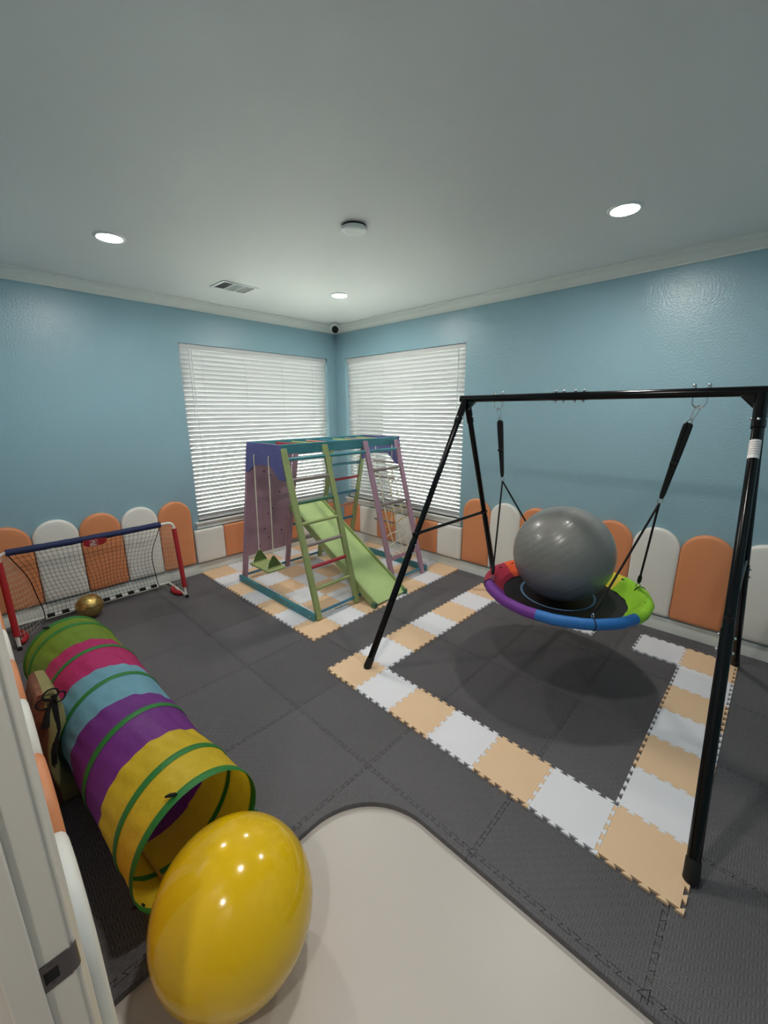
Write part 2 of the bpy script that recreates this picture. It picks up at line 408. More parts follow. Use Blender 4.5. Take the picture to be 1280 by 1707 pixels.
downlight(-4.75, -4.65, 'hallway downlight behind the doorway, out of view')  # unseen hall lamp, added to light the door frame
sm = thing('smoke_detector', 'round white smoke detector in the middle of the ceiling', 'smoke detector', (-1.975, -2.545, H))
obj('base_plate', MB().lathe([(0,-0.001),(0.075,-0.001),(0.075,-0.012),(0,-0.012)], (-1.975,-2.545,H), 40), M_VENTD, sm)
obj('cover', MB().lathe([(0,-0.034),(0.05,-0.033),(0.072,-0.029),(0.080,-0.021),(0.080,-0.013),(0.0,-0.013)], (-1.975,-2.545,H), 40), M_PLAST, sm, smooth=50)
# air vent
vx0, vx1, vy0, vy1 = -2.045, -1.70, -0.945, -0.675
vt = thing('air_vent', 'white rectangular air vent in the ceiling by the window wall', 'air vent', ((vx0+vx1)/2, (vy0+vy1)/2, H))
b = MB(); t = 0.028
b.box((vx0,vy0,H-0.007),(vx1,vy0+t,H-0.0005)); b.box((vx0,vy1-t,H-0.007),(vx1,vy1,H-0.0005)); b.box((vx0,vy0+t,H-0.007),(vx0+t,vy1-t,H-0.0005)); b.box((vx1-t,vy0+t,H-0.007),(vx1,vy1-t,H-0.0005))
for k in (1, 2):
    x = vx0+t+(vx1-vx0-2*t)*k/3; b.box((x-0.008,vy0+t,H-0.007),(x+0.008,vy1-t,H-0.0005))
obj('vent_frame', b, M_VENT, vt, bevel=0.002)
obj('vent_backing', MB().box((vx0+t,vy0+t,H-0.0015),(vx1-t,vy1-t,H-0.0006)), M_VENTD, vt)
for k, ang in enumerate((50, -15, -50)):
    xa = vx0+t+(vx1-vx0-2*t)*k/3+0.01; xb = vx0+t+(vx1-vx0-2*t)*(k+1)/3-0.01
    for i in range(5):
        x = xa+(xb-xa)*(i+0.5)/5; a = math.radians(ang); dx, dz = 0.007*math.cos(a), 0.003*math.sin(a)
        obj('louvre', MB().bar((x, vy0+t, H-0.005), (x, vy1-t, H-0.005), 0.0085 if k == 0 else 0.0052, 0.0012, (math.cos(a), 0, 0.4*math.sin(a))), M_VENT, vt)
# security camera in the corner
kx, ky, kz = -0.215, -0.265, 2.902
sc_ = thing('security_camera', 'small white security camera with black lens in the ceiling corner', 'camera', (kx-0.01, ky-0.01, H))
obj('mount', MB().lathe([(0,0),(0.034,-0.0005),(0.034,-0.008),(0.012,-0.014),(0.012,-0.05),(0,-0.05)], (kx+0.012, ky+0.012, H), 20), M_PLAST, sc_, smooth=50)
dv = (CAM-Vector((kx,ky,kz))); dv = Vector((-0.72,-0.62,-0.3)).normalized()
c0 = Vector((kx,ky,kz))+dv*-0.035
obj('housing', MB().tube([c0+Vector((-0.008,0.008,0.02)), c0+Vector((-0.008,0.008,0.018))+dv*0.012, c0+Vector((-0.006,0.006,0.012))+dv*0.055], [0.046,0.062,0.061], 20), M_PLAST, sc_, bevel=0.003)
obj('lens_cover', MB().tube([c0+dv*0.05, c0+dv*0.062, c0+dv*0.068], [0.043,0.043,0.030], 20), M_CAMB, sc_, smooth=60)

# ------------------------------------------------------------------ foam floor
def tile_outline(T, n, a, gap):
    p = T/n; d = 0.11*p
    def edge():                                   # (s, off) strictly between the corners
        r = []
        for k in range(n):
            u, v = (k+0.25)*p, (k+0.75)*p
            r += [(u+d, -a), (u-d, a), (v+d, a), (v-d, -a)]
        return r
    e = edge(); pts = [(-a, -a)] + [(s, o) for s, o in e] + [(T-a, -a)] + [(T+o, s) for s, o in e] + [(T-a, T-a)]
    pts += [(s, T+o) for s, o in reversed(e)] + [(-a, T-a)] + [(o, s) for s, o in reversed(e)]
    out = []; m = len(pts)
    for i in range(m):                            # pull the outline in by the joint gap
        p0, p1, p2 = Vector(pts[i-1]), Vector(pts[i]), Vector(pts[(i+1) % m])
        n1 = Vector((-(p1-p0).y, (p1-p0).x)).normalized(); n2 = Vector((-(p2-p1).y, (p2-p1).x)).normalized()
        k = n1+n2; out.append(p1 + k*(gap/max(0.4, (1+n1.dot(n2)))))
    return out
def tile_mesh(T, n, a, gap, th, m, name='foam_tile'):
    return MB().prism(tile_outline(T, n, a, gap), lambda x, y, t: (x, y, t), 0, th).mesh(name, m, (0,0,0), 0)
ZB, TB, TT = 0.028, 0.643, 0.012                  # black top, black tile size, coloured tile thickness
floor_mat = thing('foam_floor_mat', 'charcoal grey interlocking foam floor mat with a rounded doorway cutout', 'floor mat', (-2.0, -2.5, 0))
X0, Y0 = -2.705-2*TB, -2.0705-5*TB
def cutter(name, mb):
    o = bpy.data.objects.new(name, mb.mesh(name, M_FOAM, (0,0,0), 0)); C.objects.link(o); return o
room_cut = cutter('room_cut', MB().box((XL+0.018, YN+0.018, -0.2), (-0.018, -0.018, 0.2)))
xc, yc, rc = -2.744, -3.402, 0.36
poly = [(-4.2, yc)] + [(xc-rc+rc*math.cos(t)*1.0, yc-rc+rc*math.sin(t)) for t in [PI/2*(1-i/14) for i in range(15)]] + [(xc, -5.4), (-4.2, -5.4)]
door_cut = cutter('door_cut', MB().prism(list(reversed(poly)), lambda x, y, t: (x, y, t), -0.2, 0.2))
base_tile = tile_mesh(TB, 10, 0.0085, 0.0011, ZB, M_FOAM)
tile_x = [X0 + i*TB for i in range(-1, 8)]; tile_y = [Y0 + j*TB for j in range(-1, 9)]
cut_list = []
for x in tile_x:
    for y in tile_y:
        if x+TB < XL+0.03 or x > -0.03 or y+TB < YN+0.03 or y > -0.03: continue
        if x+TB+0.02 < xc-rc and y+TB+0.02 < yc: continue
        if x+TB+0.02 < xc and y+TB+0.02 < yc-rc: continue
        o = inst('foam_tile', base_tile, floor_mat, Vector((x, y, 0.0005)) - floor_mat.location)
        mods = []
        if x-0.01 < XL+0.03 or x+TB+0.01 > -0.03 or y-0.01 < YN+0.03 or y+TB+0.01 > -0.03: mods.append(('INTERSECT', room_cut))
        if x < xc+0.02 and y < yc+0.02: mods.append(('DIFFERENCE', door_cut))
        for op, cu in mods:
            md = o.modifiers.new('cut', 'BOOLEAN'); md.operation = op; md.object = cu; md.solver = 'EXACT'
        if mods: cut_list.append(o)
bpy.context.view_layer.update()
dg = bpy.context.evaluated_depsgraph_get()
new = [(o, bpy.data.meshes.new_from_object(o.evaluated_get(dg))) for o in cut_list]
for o, me in new:
    o.modifiers.clear(); o.data = me
    if len(me.polygons) == 0: bpy.data.objects.remove(o)
for cu in (room_cut, door_cut): bpy.data.objects.remove(cu)
T = 0.305
me_b = tile_mesh(T, 5, 0.0075, 0.0006, TT, M_BEIGE, 'beige_tile'); me_w = tile_mesh(T, 5, 0.0075, 0.0006, TT, M_WHITE, 'white_tile')
zt = ZB+0.001
ring = thing('border_mat', 'beige and white foam tile border laid in a square under the black swing frame', 'floor mat', (-2.3309, -2.5534, zt), rotz=-0.0145)
for i in range(7):
    for j in range(7):
        if (0 < i < 6 and 0 < j < 6) or (i, j) == (4, 6): continue
        e = (i+j) % 2 == 0
        inst('beige_tile' if e else 'white_tile', me_b if e else me_w, ring, (T*j, -T*(i+1), 0))
play = thing('play_mat', 'square beige and white checkered foam mat under the wooden climbing frame', 'floor mat', (-2.1602, -2.1643, zt))
for i in range(7):
    for j in range(7):
        e = (i+j) % 2 == 0
        inst('beige_tile' if e else 'white_tile', me_b if e else me_w, play, (T*i, T*j, 0))

# ------------------------------------------------------------------ padded wall panels
PT = 0.040
def pad_outline(wd, ht, arch, inset):
    hw = wd/2-inset
    if arch:
        r = hw; rc_ = 0.02; p = []
        for cx, a0 in ((-hw+rc_, PI), (hw-rc_, 1.5*PI)):
            p += [(cx+rc_*math.cos(a0+PI/2*i/4), inset+rc_+rc_*math.sin(a0+PI/2*i/4)) for i in range(5)]
        p += [(r*math.cos(PI*i/24), ht-inset-r+r*math.sin(PI*i/24)) for i in range(25)]
        return p
    p = []; r = 0.016
    for cx, cz, a0 in ((-hw+r, inset+r, PI), (hw-r, inset+r, 1.5*PI), (hw-r, ht-inset-r, 0), (-hw+r, ht-inset-r, PI/2)):
        p += [(cx+r*math.cos(a0+PI/2*i/4), cz+r*math.sin(a0+PI/2*i/4)) for i in range(5)]
    return p
def pad_mesh(wd, ht, arch, m):
    b = MB(); rings = [(0.002, 0.001), (0, 0.006), (0, PT-0.020), (0.003, PT-0.010), (0.010, PT-0.003), (0.022, PT), (0.05, PT+0.0015)]
    vs = []; n = None
    for ins, d in rings:
        o = pad_outline(wd, ht, arch, ins); n = len(o); vs += [(x, -d, z) for x, z in o]
    fs = []
    for k in range(len(rings)-1):
        for i in range(n): fs.append((k*n+i, k*n+(i+1) % n, (k+1)*n+(i+1) % n, (k+1)*n+i))
    fs += [tuple(range(n-1, -1, -1)), tuple(range((len(rings)-1)*n, len(rings)*n))]
    return b.add(vs, fs).mesh('wall_pad', m, (0,0,0), 60)
PZ0 = 0.162
def pad(me, p, rot, label, group):
    o = bpy.data.objects.new('wall_pad', me); C.objects.link(o); o.location = p; o.rotation_euler = (0,0,rot)
    return tag(o, label, 'wall pad', group)
ORD = ['first', 'second', 'third', 'fourth', 'fifth', 'sixth', 'seventh', 'eighth']
AH = 0.758
P_A = 0.345; P_B = 0.341
am = {k: pad_mesh(0.340, AH, True, m) for k, m in (('orange', M_ORANGE), ('white', M_PADW))}
rm = {k: pad_mesh(0.340, 0.392, False, m) for k, m in (('orange', M_ORANGE), ('white', M_PADW))}
for k in range(5):
    col = 'orange' if k % 2 == 0 else 'white'
    pad(am[col], (-2.205-P_A*(k+0.5), -0.001, PZ0), 0, '%s arched wall pad behind the goal, %s arch from the window' % (col, ORD[k]), 'arched pads on the goal wall')
for k in range(6):
    col = 'white' if k % 2 == 0 else 'orange'
    pad(rm[col], (-2.200+P_A*(k+0.5), -0.0165, PZ0), 0, '%s square wall pad under the goal-side window, %s from the arched pads' % (col, ORD[k]), 'square pads under the goal-side window')
for k in range(8):
    col = 'orange' if k % 2 == 0 else 'white'
    pad(am[col], (-0.001, -2.197-P_B*(k+0.5), PZ0), -PI/2, '%s arched wall pad behind the round swing, %s arch from the window' % (col, ORD[k]), 'arched pads on the swing wall')
for k in range(6):
    col = 'white' if k % 2 == 0 else 'orange'
    pad(rm[col], (-0.0165, -2.190+P_B*(k+0.5), PZ0), -PI/2, '%s square wall pad under the swing-side window, %s from the arched pads' % (col, ORD[k]), 'square pads under the swing-side window')
for k in range(10):
    col = 'white' if k % 2 == 0 else 'orange'
    y = -3.655+0.341*k
    if y > -0.22: continue
    pad(am[col], (XL+0.001, y, PZ0), PI/2, '%s arched wall pad on the doorway wall, %s from the door frame' % (col, (ORD+['ninth', 'tenth'])[k]), 'arched pads on the doorway wall')

# ------------------------------------------------------------------ black swing frame
BX, BZ = -1.2, 1.953
YL, YR = -2.915, -4.575
frame = thing('swing_frame', 'tall black steel A-frame swing stand on the beige and white border tiles', 'swing frame', (BX, -3.745, zt+TT))
zf = zt+TT
feet = {(0,0): (-2.115, -2.752), (0,1): (-0.27, -2.79), (1,0): (-2.205, -4.695), (1,1): (-0.243, -4.706)}
b = MB().tube([(BX, YL+0.045, BZ), (BX, YR-0.03, BZ)], 0.0245, 20)
obj('crossbar', b, M_BLACK, frame)
obj('crossbar_sleeve', MB().tube([(BX, -3.56, BZ), (BX, -3.78, BZ)], 0.0258, 20), M_BLACK, frame)
b = MB()
for y in (-3.585, -3.635, -3.705, -3.755):
    b.tube([(BX, y, BZ-0.036), (BX, y, BZ+0.036)], 0.004, 8); b.sphere((BX, y, BZ+0.033), 0.008, 6); b.sphere((BX, y, BZ-0.033), 0.008, 6)
obj('joint_bolts', b, M_CHROME, frame)
legs = {}
for side, yt in ((0, YL), (1, YR)):
    for fb in (0, 1):
        fx, fy = feet[(side, fb)]; foot = Vector((fx, fy, zf)); top = Vector((BX+(-0.012 if fb == 0 else 0.012), yt, BZ-0.012))
        legs[(side, fb)] = (top, foot); d = (foot-top).normalized()
        leg = obj('leg', MB().tube([lerp(top, foot, 0.05), lerp(top, foot, 0.98)], 0.0215, 18), M_BLACK, frame)
        obj('upper_sleeve', MB().tube([top, lerp(top, foot, 0.085)], 0.0265, 18), M_BLACK, leg, bevel=0.002)
        obj('lower_sleeve', MB().tube([lerp(top, foot, 0.53), lerp(top, foot, 0.985)], 0.0245, 18), M_BLACK, leg, bevel=0.002)
        q = lerp(top, foot, 0.965)
        obj('foot_cap', MB().tube([q, foot+Vector((0,0,0.012)), foot+Vector((0,0,0.001))], [0.0265,0.0285,0.029], 18), M_RUBBER, leg)
        b = MB()
        for tq in (0.062, 0.545, 0.575):
            c = lerp(top, foot, tq); sgn = -1 if fb == 0 else 1
            if tq < 0.1: b.sphere(c+Vector((sgn*0.026, 0, 0)), 0.008, 6)
            b.sphere(c+Vector((0, 0.027, 0)), 0.007, 6); b.sphere(c+Vector((0, -0.027, 0)), 0.007, 6)
        obj('bolt', b, M_CHROME, leg)
    # end bracket gusset along the crossbar
    s = -1 if side == 0 else 1
    g = [(yt+s*0.0, BZ-0.015), (yt+s*0.085, BZ-0.018), (yt+s*0.02, BZ-0.085), (yt-s*0.02, BZ-0.085)]
    obj('corner_bracket', MB().prism(g, lambda y, z, t: (t, y, z), BX-0.018, BX+0.018), M_BLACK, frame, bevel=0.003)
    a, c = lerp(*legs[(side, 0)], 0.505), lerp(*legs[(side, 1)], 0.505)
    br = obj('side_brace', MB().tube([a, c], 0.0125, 14), M_BLACK, frame)
    b = MB(); b.tube([a+Vector((-0.03,0,0)), a+Vector((0.045,0,0))], 0.016, 12); b.tube([c+Vector((0.03,0,0)), c+Vector((-0.045,0,0))], 0.016, 12)
    obj('brace_end', b, M_BLACK, br)
tp, ft = legs[(1, 0)]
lb = obj('warning_label', MB().tube([lerp(tp, ft, 0.115), lerp(tp, ft, 0.158)], 0.0222, 18, caps=False), M_LABEL, frame, label='white warning sticker with lines of small print')
b = MB()
for k in range(6):
    t = 0.120+0.0055*k; b.tube([lerp(tp, ft, t), lerp(tp, ft, t+0.0012)], 0.02235, 18, caps=False)
obj('print_line', b, M_INK, lb)
for y in (-3.183, -4.335):
    b = MB(); pts = [(BX, y+0.031, BZ+0.04), (BX, y+0.031, BZ-0.03)] + [(BX, y+0.031*math.cos(t), BZ-0.045-0.032*math.sin(t)) for t in [PI*i/10 for i in range(11)]] + [(BX, y-0.031, BZ-0.03), (BX, y-0.031, BZ+0.04)]
    b.tube(pts, 0.0042, 8)
    for s in (-1, 1):
        b.sphere((BX, y+s*0.031, BZ+0.038), 0.0095, 7); b.tube([(BX, y+s*0.031, BZ+0.024), (BX, y+s*0.031, BZ+0.03)], 0.011, 10)
    obj('u_bolt', b, M_CHROME, frame)

# ------------------------------------------------------------------ round saucer swing
SX, SY, SZ = -1.2, -3.757, 0.675
sw = thing('saucer_swing', 'round rainbow-rimmed saucer swing hanging from the black frame with a grey ball on it', 'swing', (SX, SY, SZ))
RT, rt = 0.495, 0.034
sect = [('crimson', 80, 123), ('orange', 15, 80), ('yellow', -34, 15), ('lime', -108, -34), ('blue', -177, -108), ('purple', -237, -177)]
def sag(r):                                       # height of mat at radius r
    u = min(1, r/0.40); return -0.052 - 0.050*(1-u*u)
for nm, a0, a1 in sect:
    a0, a1 = math.radians(a0), math.radians(a1)
    n = max(6, int((a1-a0)/0.06)); b = MB(); vs = []; fs = []; m = 15
    prof = []
    for i in range(12):                           # around the tube, then the skirt inward
        t = math.radians(215) - math.radians(300)*i/11
        prof.append((RT+rt*math.cos(t), rt*math.sin(t)))
    prof = [(RT+rt*math.cos(t), rt*math.sin(t)) for t in [math.radians(-150+ (255)*i/13) for i in range(14)]]
    prof += [(0.455, 0.004), (0.42, -0.030), (0.392, sag(0.392)+0.006)]
    m = len(prof)
    for k in range(n+1):
        t = a0+(a1-a0)*k/n; wob = 1+0.004*math.sin(17*t)+0.003*math.sin(41*t+1)
        for r, z in prof: vs.append((SX+r*wob*math.cos(t), SY+r*wob*math.sin(t), SZ+z+0.003*math.sin(23*t)*(r < 0.46)))
    for k in range(n):
        for i in range(m-1): fs.append((k*m+i, (k+1)*m+i, (k+1)*m+i+1, k*m+i+1))
    obj('rim_cover', b.add(vs, fs), M_RIM[nm], sw, smooth=60, label='%s fabric rim section' % nm)
obj('rim_tube', MB().tube([(SX+RT*math.cos(2*PI*k/48), SY+RT*math.sin(2*PI*k/48), SZ) for k in range(48)], 0.029, 10, closed=True), M_BLACK, sw)
b = MB(); pr = [(0.001, sag(0))] + [(r, sag(r)) for r in (0.05,0.1,0.15,0.2,0.25,0.3,0.35,0.40,0.43)]
b.lathe(pr + [(r, z-0.004) for r, z in reversed(pr)], (SX, SY, SZ), 64)
smat = obj('seat_mat', b, M_TRAMP, sw, smooth=60, label='black mesh seat with a pale blue ring print')
b = MB(); n = 72; vs = []
for k in range(n):
    for r in (0.236, 0.252):
        x, y = -1.125+r*math.cos(2*PI*k/n), -3.695+r*math.sin(2*PI*k/n); vs.append((x, y, SZ+sag(math.hypot(x-SX, y-SY))+0.002))
b.add(vs, [(2*k, 2*((k+1) % n), 2*((k+1) % n)+1, 2*k+1) for k in range(n)])
obj('ring_print', b, M_RINGP, smat)
for (y0, yb, zb, angs) in ((-3.183, -3.25, 1.395, (125, 35)), (-4.335, -4.236, 1.375, (219, 306))):
    top = Vector((BX, y0, BZ-0.073)); s0 = Vector((BX, y0+(yb-y0)*0.30, 1.80)); s1 = Vector((BX, yb, zb))
    d = (s0-top).normalized(); side = Vector((0, 1, 0)); side = (side-d*side.dot(d)).normalized()
    L_ = 0.078; b = MB(); pts = []
    for k in range(20):
        t = 2*PI*k/20; pts.append(top+d*(L_/2-0.006) + d*(L_/2)*math.sin(t) + side*0.013*math.cos(t)*(1.0 if math.sin(t) < 0 else 0.8))
    b.tube(pts, 0.0032, 7, closed=True)
    obj('carabiner', b, M_CHROME, sw)
    b = MB(); cc = s0+d*-0.004
    b.tube([cc + Vector((0.4,0.9,0)).normalized()*0.014*math.cos(2*PI*k/16) + d*0.018*math.sin(2*PI*k/16) for k in range(16)], 0.003, 7, closed=True)
    obj('top_ring', b, M_CHROME, sw)
    # flat looped webbing strap with an adjuster
    b = MB(); dd = (s1-s0).normalized(); sd = Vector((0,1,0)); sd = (sd-dd*sd.dot(dd)).normalized()
    for sgn, w0, w1 in ((-1, 0.016, 0.011), (1, 0.014, 0.012)):
        pts = [s0+sd*sgn*0.004] + [lerp(s0, s1, t)+sd*sgn*(0.0115*(1-t*0.55)) for t in (0.03,0.1,0.25,0.5,0.62,0.8,0.93)] + [s1+sd*sgn*0.004]
        b.tube(pts, [0.007,0.0115,0.0125,0.0125,0.0115,0.0105,0.0095,0.009,0.006], 8)
    st = obj('webbing_strap', b, M_WEB, sw, smooth=60)
    obj('strap_buckle', MB().bar(lerp(s0, s1, 0.50)+Vector((-0.008,0,0)), lerp(s0, s1, 0.54)+Vector((-0.008,0,0)), 0.036, 0.026, sd), M_WEB, st, bevel=0.003)
    b = MB(); cc = s1+dd*0.012
    b.tube([cc + sd*0.012*math.cos(2*PI*k/16) + dd*0.019*math.sin(2*PI*k/16) for k in range(16)], 0.0032, 7, closed=True)
    obj('bottom_ring', b, M_CHROME, sw)
    for a in angs:
        a = math.radians(a); e = Vector((SX+0.478*math.cos(a), SY+0.478*math.sin(a), SZ+0.05)); g = s1+dd*0.03
        rp = obj('rope', MB().tube([g, lerp(g, e, 0.5)+Vector((0,0,-0.004)), e+(g-e).normalized()*0.03], 0.0062, 8), M_WEB, sw, smooth=60)
        obj('rope_knot', MB().tube([lerp(e, g, 0.03), lerp(e, g, 0.055), lerp(e, g, 0.11), lerp(e, g, 0.135)], [0.007,0.0125,0.012,0.007], 10), M_WEB, rp, smooth=60)
        b = MB(); tg = Vector((-math.sin(a), math.cos(a), 0))
        rr = Vector((math.cos(a), math.sin(a), 0))
        b.tube([e+Vector((0,0,-0.006)) + (rr*0.014)*math.cos(2*PI*k/14) + Vector((0,0,0.017))*math.sin(2*PI*k/14) for k in range(14)], 0.0032, 7, closed=True)
        obj('rope_clip', b, M_CHROME, rp)
        b = MB(); b.tube([Vector((SX+(RT+0.036*math.cos(t))*math.cos(a), SY+(RT+0.036*math.cos(t))*math.sin(a), SZ+0.036*math.sin(t))) for t in [2*PI*k/16 for k in range(16)]], 0.0035, 7, closed=True)
        obj('rim_loop', b, M_WEB, rp)

# ------------------------------------------------------------------ grey exercise ball on the swing
BC, BR = Vector((-1.172, -3.721, 0.9135)), 0.325
b = MB(); n, m = 128, 64; vs = []; fs = []
ax = Vector((-0.15, 0.65, 0.75)).normalized(); t1 = ax.orthogonal().normalized(); t2 = ax.cross(t1)
for i in range(n+1):
    th = PI*i/n
    for k in range(m):
        ph = 2*PI*k/m
        rib = 0.0 if not (0.10 < i/n < 0.90) else -0.0011*max(0, math.cos(2*PI*i/6.0))**6
        r = BR+rib
        vs.append(BC + ax*(r*math.cos(th)) + (t1*math.cos(ph)+t2*math.sin(ph))*(r*math.sin(th)))
for i in range(n):
    for k in range(m): fs.append((i*m+k, i*m+(k+1) % m, (i+1)*m+(k+1) % m, (i+1)*m+k))
b.add(vs, fs)
zmin = SZ+sag(0)+0.006
for v in b.v:
    if v.z < zmin: v.z = zmin
ball = obj('exercise_ball', b, M_BALL, None, loc=(BC.x, BC.y, zmin), smooth=80)
tag(ball, 'large grey exercise ball sitting on the round swing', 'ball')
pl_ = BC+ax*(BR-0.002)
obj('valve_plug', MB().tube([pl_, pl_+ax*0.004], [0.011, 0.010], 14), M_BALL, ball)

# ------------------------------------------------------------------ wooden climbing frame
CX0, CX1, CX2, CX3 = -1.945, -1.445, -0.925, -0.385
zc = zt+TT
def ny(z): return -1.50 - (1.545-z)*(0.41/1.48)         # near sloping plane
def fy_(z): return -0.95 + (1.545-z)*(0.33/1.48)        # far sloping plane
climb = thing('climbing_frame', 'pastel wooden climbing frame with ladders and climbing wall on the checkered mat', 'climbing frame', (-1.15, -1.25, zc))
def rail(x, fn, z0, z1, m, w=0.054, dpt=0.034):
    return obj('ladder_rail', MB().bar((x, fn(z0), z0), (x, fn(z1), z1), w, dpt), m, climb, bevel=0.004)
def rung(x0, x1, fn, z, m, r=0.0165, name='rung'):
    return obj(name, MB().tube([(x0, fn(z), z), (x1, fn(z), z)], r, 12), m, climb)
obj('base_beam', MB().box((CX0-0.040, -1.925, zc+0.001), (CX0-0.008, -0.585, zc+0.07)), M_TEAL, climb, bevel=0.004)
obj('base_beam', MB().box((CX3+0.024, -1.93, zc+0.001), (CX3+0.056, -0.585, zc+0.07)), M_TEAL, climb, bevel=0.004)
b = MB()
for y in (-1.885, -0.62): b.tube([(CX0-0.043, y, zc+0.04), (CX0-0.030, y, zc+0.04)], 0.007, 10)
obj('bolt', b, M_CHROME, climb)
off = 0.02
near = lambda z: ny(z)-off
far = lambda z: fy_(z)+off
rail(CX0+0.022, near, zc+0.007, 1.545, M_GREEN); rail(CX1-0.015, near, zc+0.007, 1.555, M_GREEN)
rail(CX2+0.005, near, zc+0.007, 1.56, M_MAUVE); rail(CX3-0.045, near, zc+0.007, 1.55, M_MAUVE)
rail(CX0+0.022, far, zc+0.007, 1.545, M_MAUVE); rail(CX1+0.075, far, zc+0.007, 1.545, M_MAUVE)
rail(CX2+0.045, far, zc+0.007, 1.545, M_GREEN); rail(CX3+0.03, far, zc+0.007, 1.545, M_GREEN)
for z, m in ((1.27, M_RGRAY), (1.07, M_RDGRN), (0.885, M_GREEN), (0.695, M_RGRAY), (0.50, M_RRED), (0.31, M_GREEN)):
    rung(CX0+0.035, CX1-0.03, near, z, m)
rung(CX0+0.03, CX3-0.05, near, 1.452, M_TEAL)
rung(CX0, CX3+0.03, near, zc+0.062, M_RBLUE, 0.0135, 'base_rod'); rung(CX0, CX3+0.03, far, zc+0.062, M_RBLUE, 0.0135, 'base_rod')
for z, m in ((1.252, M_RGRAY), (0.888, M_RGRAY)): rung(CX2+0.02, CX3-0.06, near, z, m)
obj('net_bar', MB().bar((CX2+0.02, near(0.32), 0.32), (CX3-0.06, near(0.32), 0.32), 0.042, 0.022, (0,0.3,1)), M_MAUVE, climb, bevel=0.004)
for z, m in ((1.43, M_TEAL), (1.242, M_TEAL), (1.053, M_RRED), (0.863, M_RBLUE), (0.692, M_RPINK), (0.50, M_RBLUE), (0.31, M_RRED)):
    rung(CX2+0.06, CX3+0.02, far, z, m)
for z, m in ((1.43, M_RBLUE), (0.80, M_RBLUE), (0.585, M_RBLUE), (0.36, M_RGRAY)): rung(CX1+0.09, CX2+0.03, far, z, m)
# climbing wall panel with drilled holds
za, zb = 0.335, 1.47
obj('climbing_panel', MB().bar((CX0+0.2725, far(za)-0.004, za), (CX0+0.2725, far(zb)-0.004, zb), 0.51, 0.016), M_MAUVE, climb, label='mauve climbing wall board drilled with holes')
b = MB()
rp_ = random.Random(3)
for k, z in enumerate([0.42, 0.5, 0.62, 0.72, 0.84, 0.95, 1.06, 1.16, 1.27, 1.36, 0.56, 0.79, 1.02, 1.22]):
    x = CX0+0.10+rp_.random()*0.35; n_ = Vector((0, -1, -0.22)).normalized(); c = Vector((x, far(z)-0.004, z))
    b.tube([c+n_*0.0075, c+n_*0.0092], 0.0085, 10)
obj('drilled_hole', b, M_HOLE, climb)
# end plates with an arched lower edge
prof = [(-0.945,1.582),(-1.515,1.582),(-1.575,1.266),(-1.475,1.268),(-1.345,1.385),(-1.09,1.372),(-1.03,1.35),(-0.94,1.292),(-0.885,1.285)]
for x, in ((CX0-0.004,), (CX3+0.006,)):
    obj('end_plate', MB().prism(prof, lambda y, z, t: (t, y, z), x-0.009, x+0.009), M_PURP, climb, bevel=0.002, label='violet-blue end board with an arched lower edge')
b = MB()
for y, z in ((-1.15, 1.50), (-1.13, 1.44), (-1.0, 1.53), (-1.42, 1.53)): b.tube([(CX0-0.0128, y, z), (CX0-0.0142, y, z)], 0.006, 10)
obj('plate_hole', b, M_HOLE, climb)
for y in (-1.498, -0.952):
    obj('top_beam', MB().box((CX0+0.006, y-0.011, 1.497), (CX3-0.004, y+0.011, 1.583)), M_TEAL, climb, bevel=0.003)
cols = [M_RGRAY, M_RRED, M_GREEN, M_RPINK, M_RBLUE, M_GREEN, M_RGRAY, M_GREEN]
for k, m in enumerate(cols):
    x = CX0+0.13+k*0.185; obj('monkey_bar', MB().tube([(x, -1.487, 1.553), (x, -0.963, 1.553)], 0.0145, 12), m, climb)

# slide (hooks onto the frame: a thing of its own)
sa, sb = Vector((0, -0.80, 0.832)), Vector((0, -2.135, 0.062))
slide = thing('toy_slide', 'pale green wooden slide running down out of the climbing frame', 'slide', (-1.195, -2.1, zc))
sx0, sx1 = -1.425, -0.970
d = (sb-sa).normalized(); nrm = Vector((0, d.z, -d.y));  nrm = nrm if nrm.z > 0 else -nrm
def slab(x0, x1, a, b_, t0, t1):
    return MB().add([Vector((x, 0, 0))+p+nrm*t for p in (a, b_) for x in (x0, x1) for t in (t0, t1)],
                    [(0,1,3,2),(4,6,7,5),(0,4,5,1),(2,3,7,6),(0,2,6,4),(1,5,7,3)])
obj('slide_bed', slab(sx0+0.016, sx1-0.016, sa, sb, -0.004, 0.006), M_SLIDE, slide)
for x0, x1 in ((sx0, sx0+0.016), (sx1-0.016, sx1)):
    obj('side_board', slab(x0, x1, sa, sb-d*0.02, -0.035, 0.040), M_GREEN, slide, bevel=0.004)
b = MB()
for t in (0.3, 0.75): 
    p = lerp(sa, sb, t)-nrm*0.018; b.bar(p+Vector((sx0+0.016,0,0)), p+Vector((sx1-0.016,0,0)), 0.03, 0.022, d)
obj('cross_batten', b, M_GREEN, slide)
for x in (sx0+0.008, sx1-0.008):
    p = Vector((x, sb.y+0.0, 0)); obj('slide_foot', MB().box((x-0.02, sb.y-0.02, zc+0.001), (x+0.02, sb.y+0.03, zc+0.052)), M_RDGRN, slide, bevel=0.005)
b = MB()
for x in (sx0+0.04, sx1-0.04): b.box((x-0.015, sa.y-0.005, sa.z-0.04), (x+0.015, sa.y+0.012, sa.z+0.012))
obj('hook', b, M_GREEN, slide)

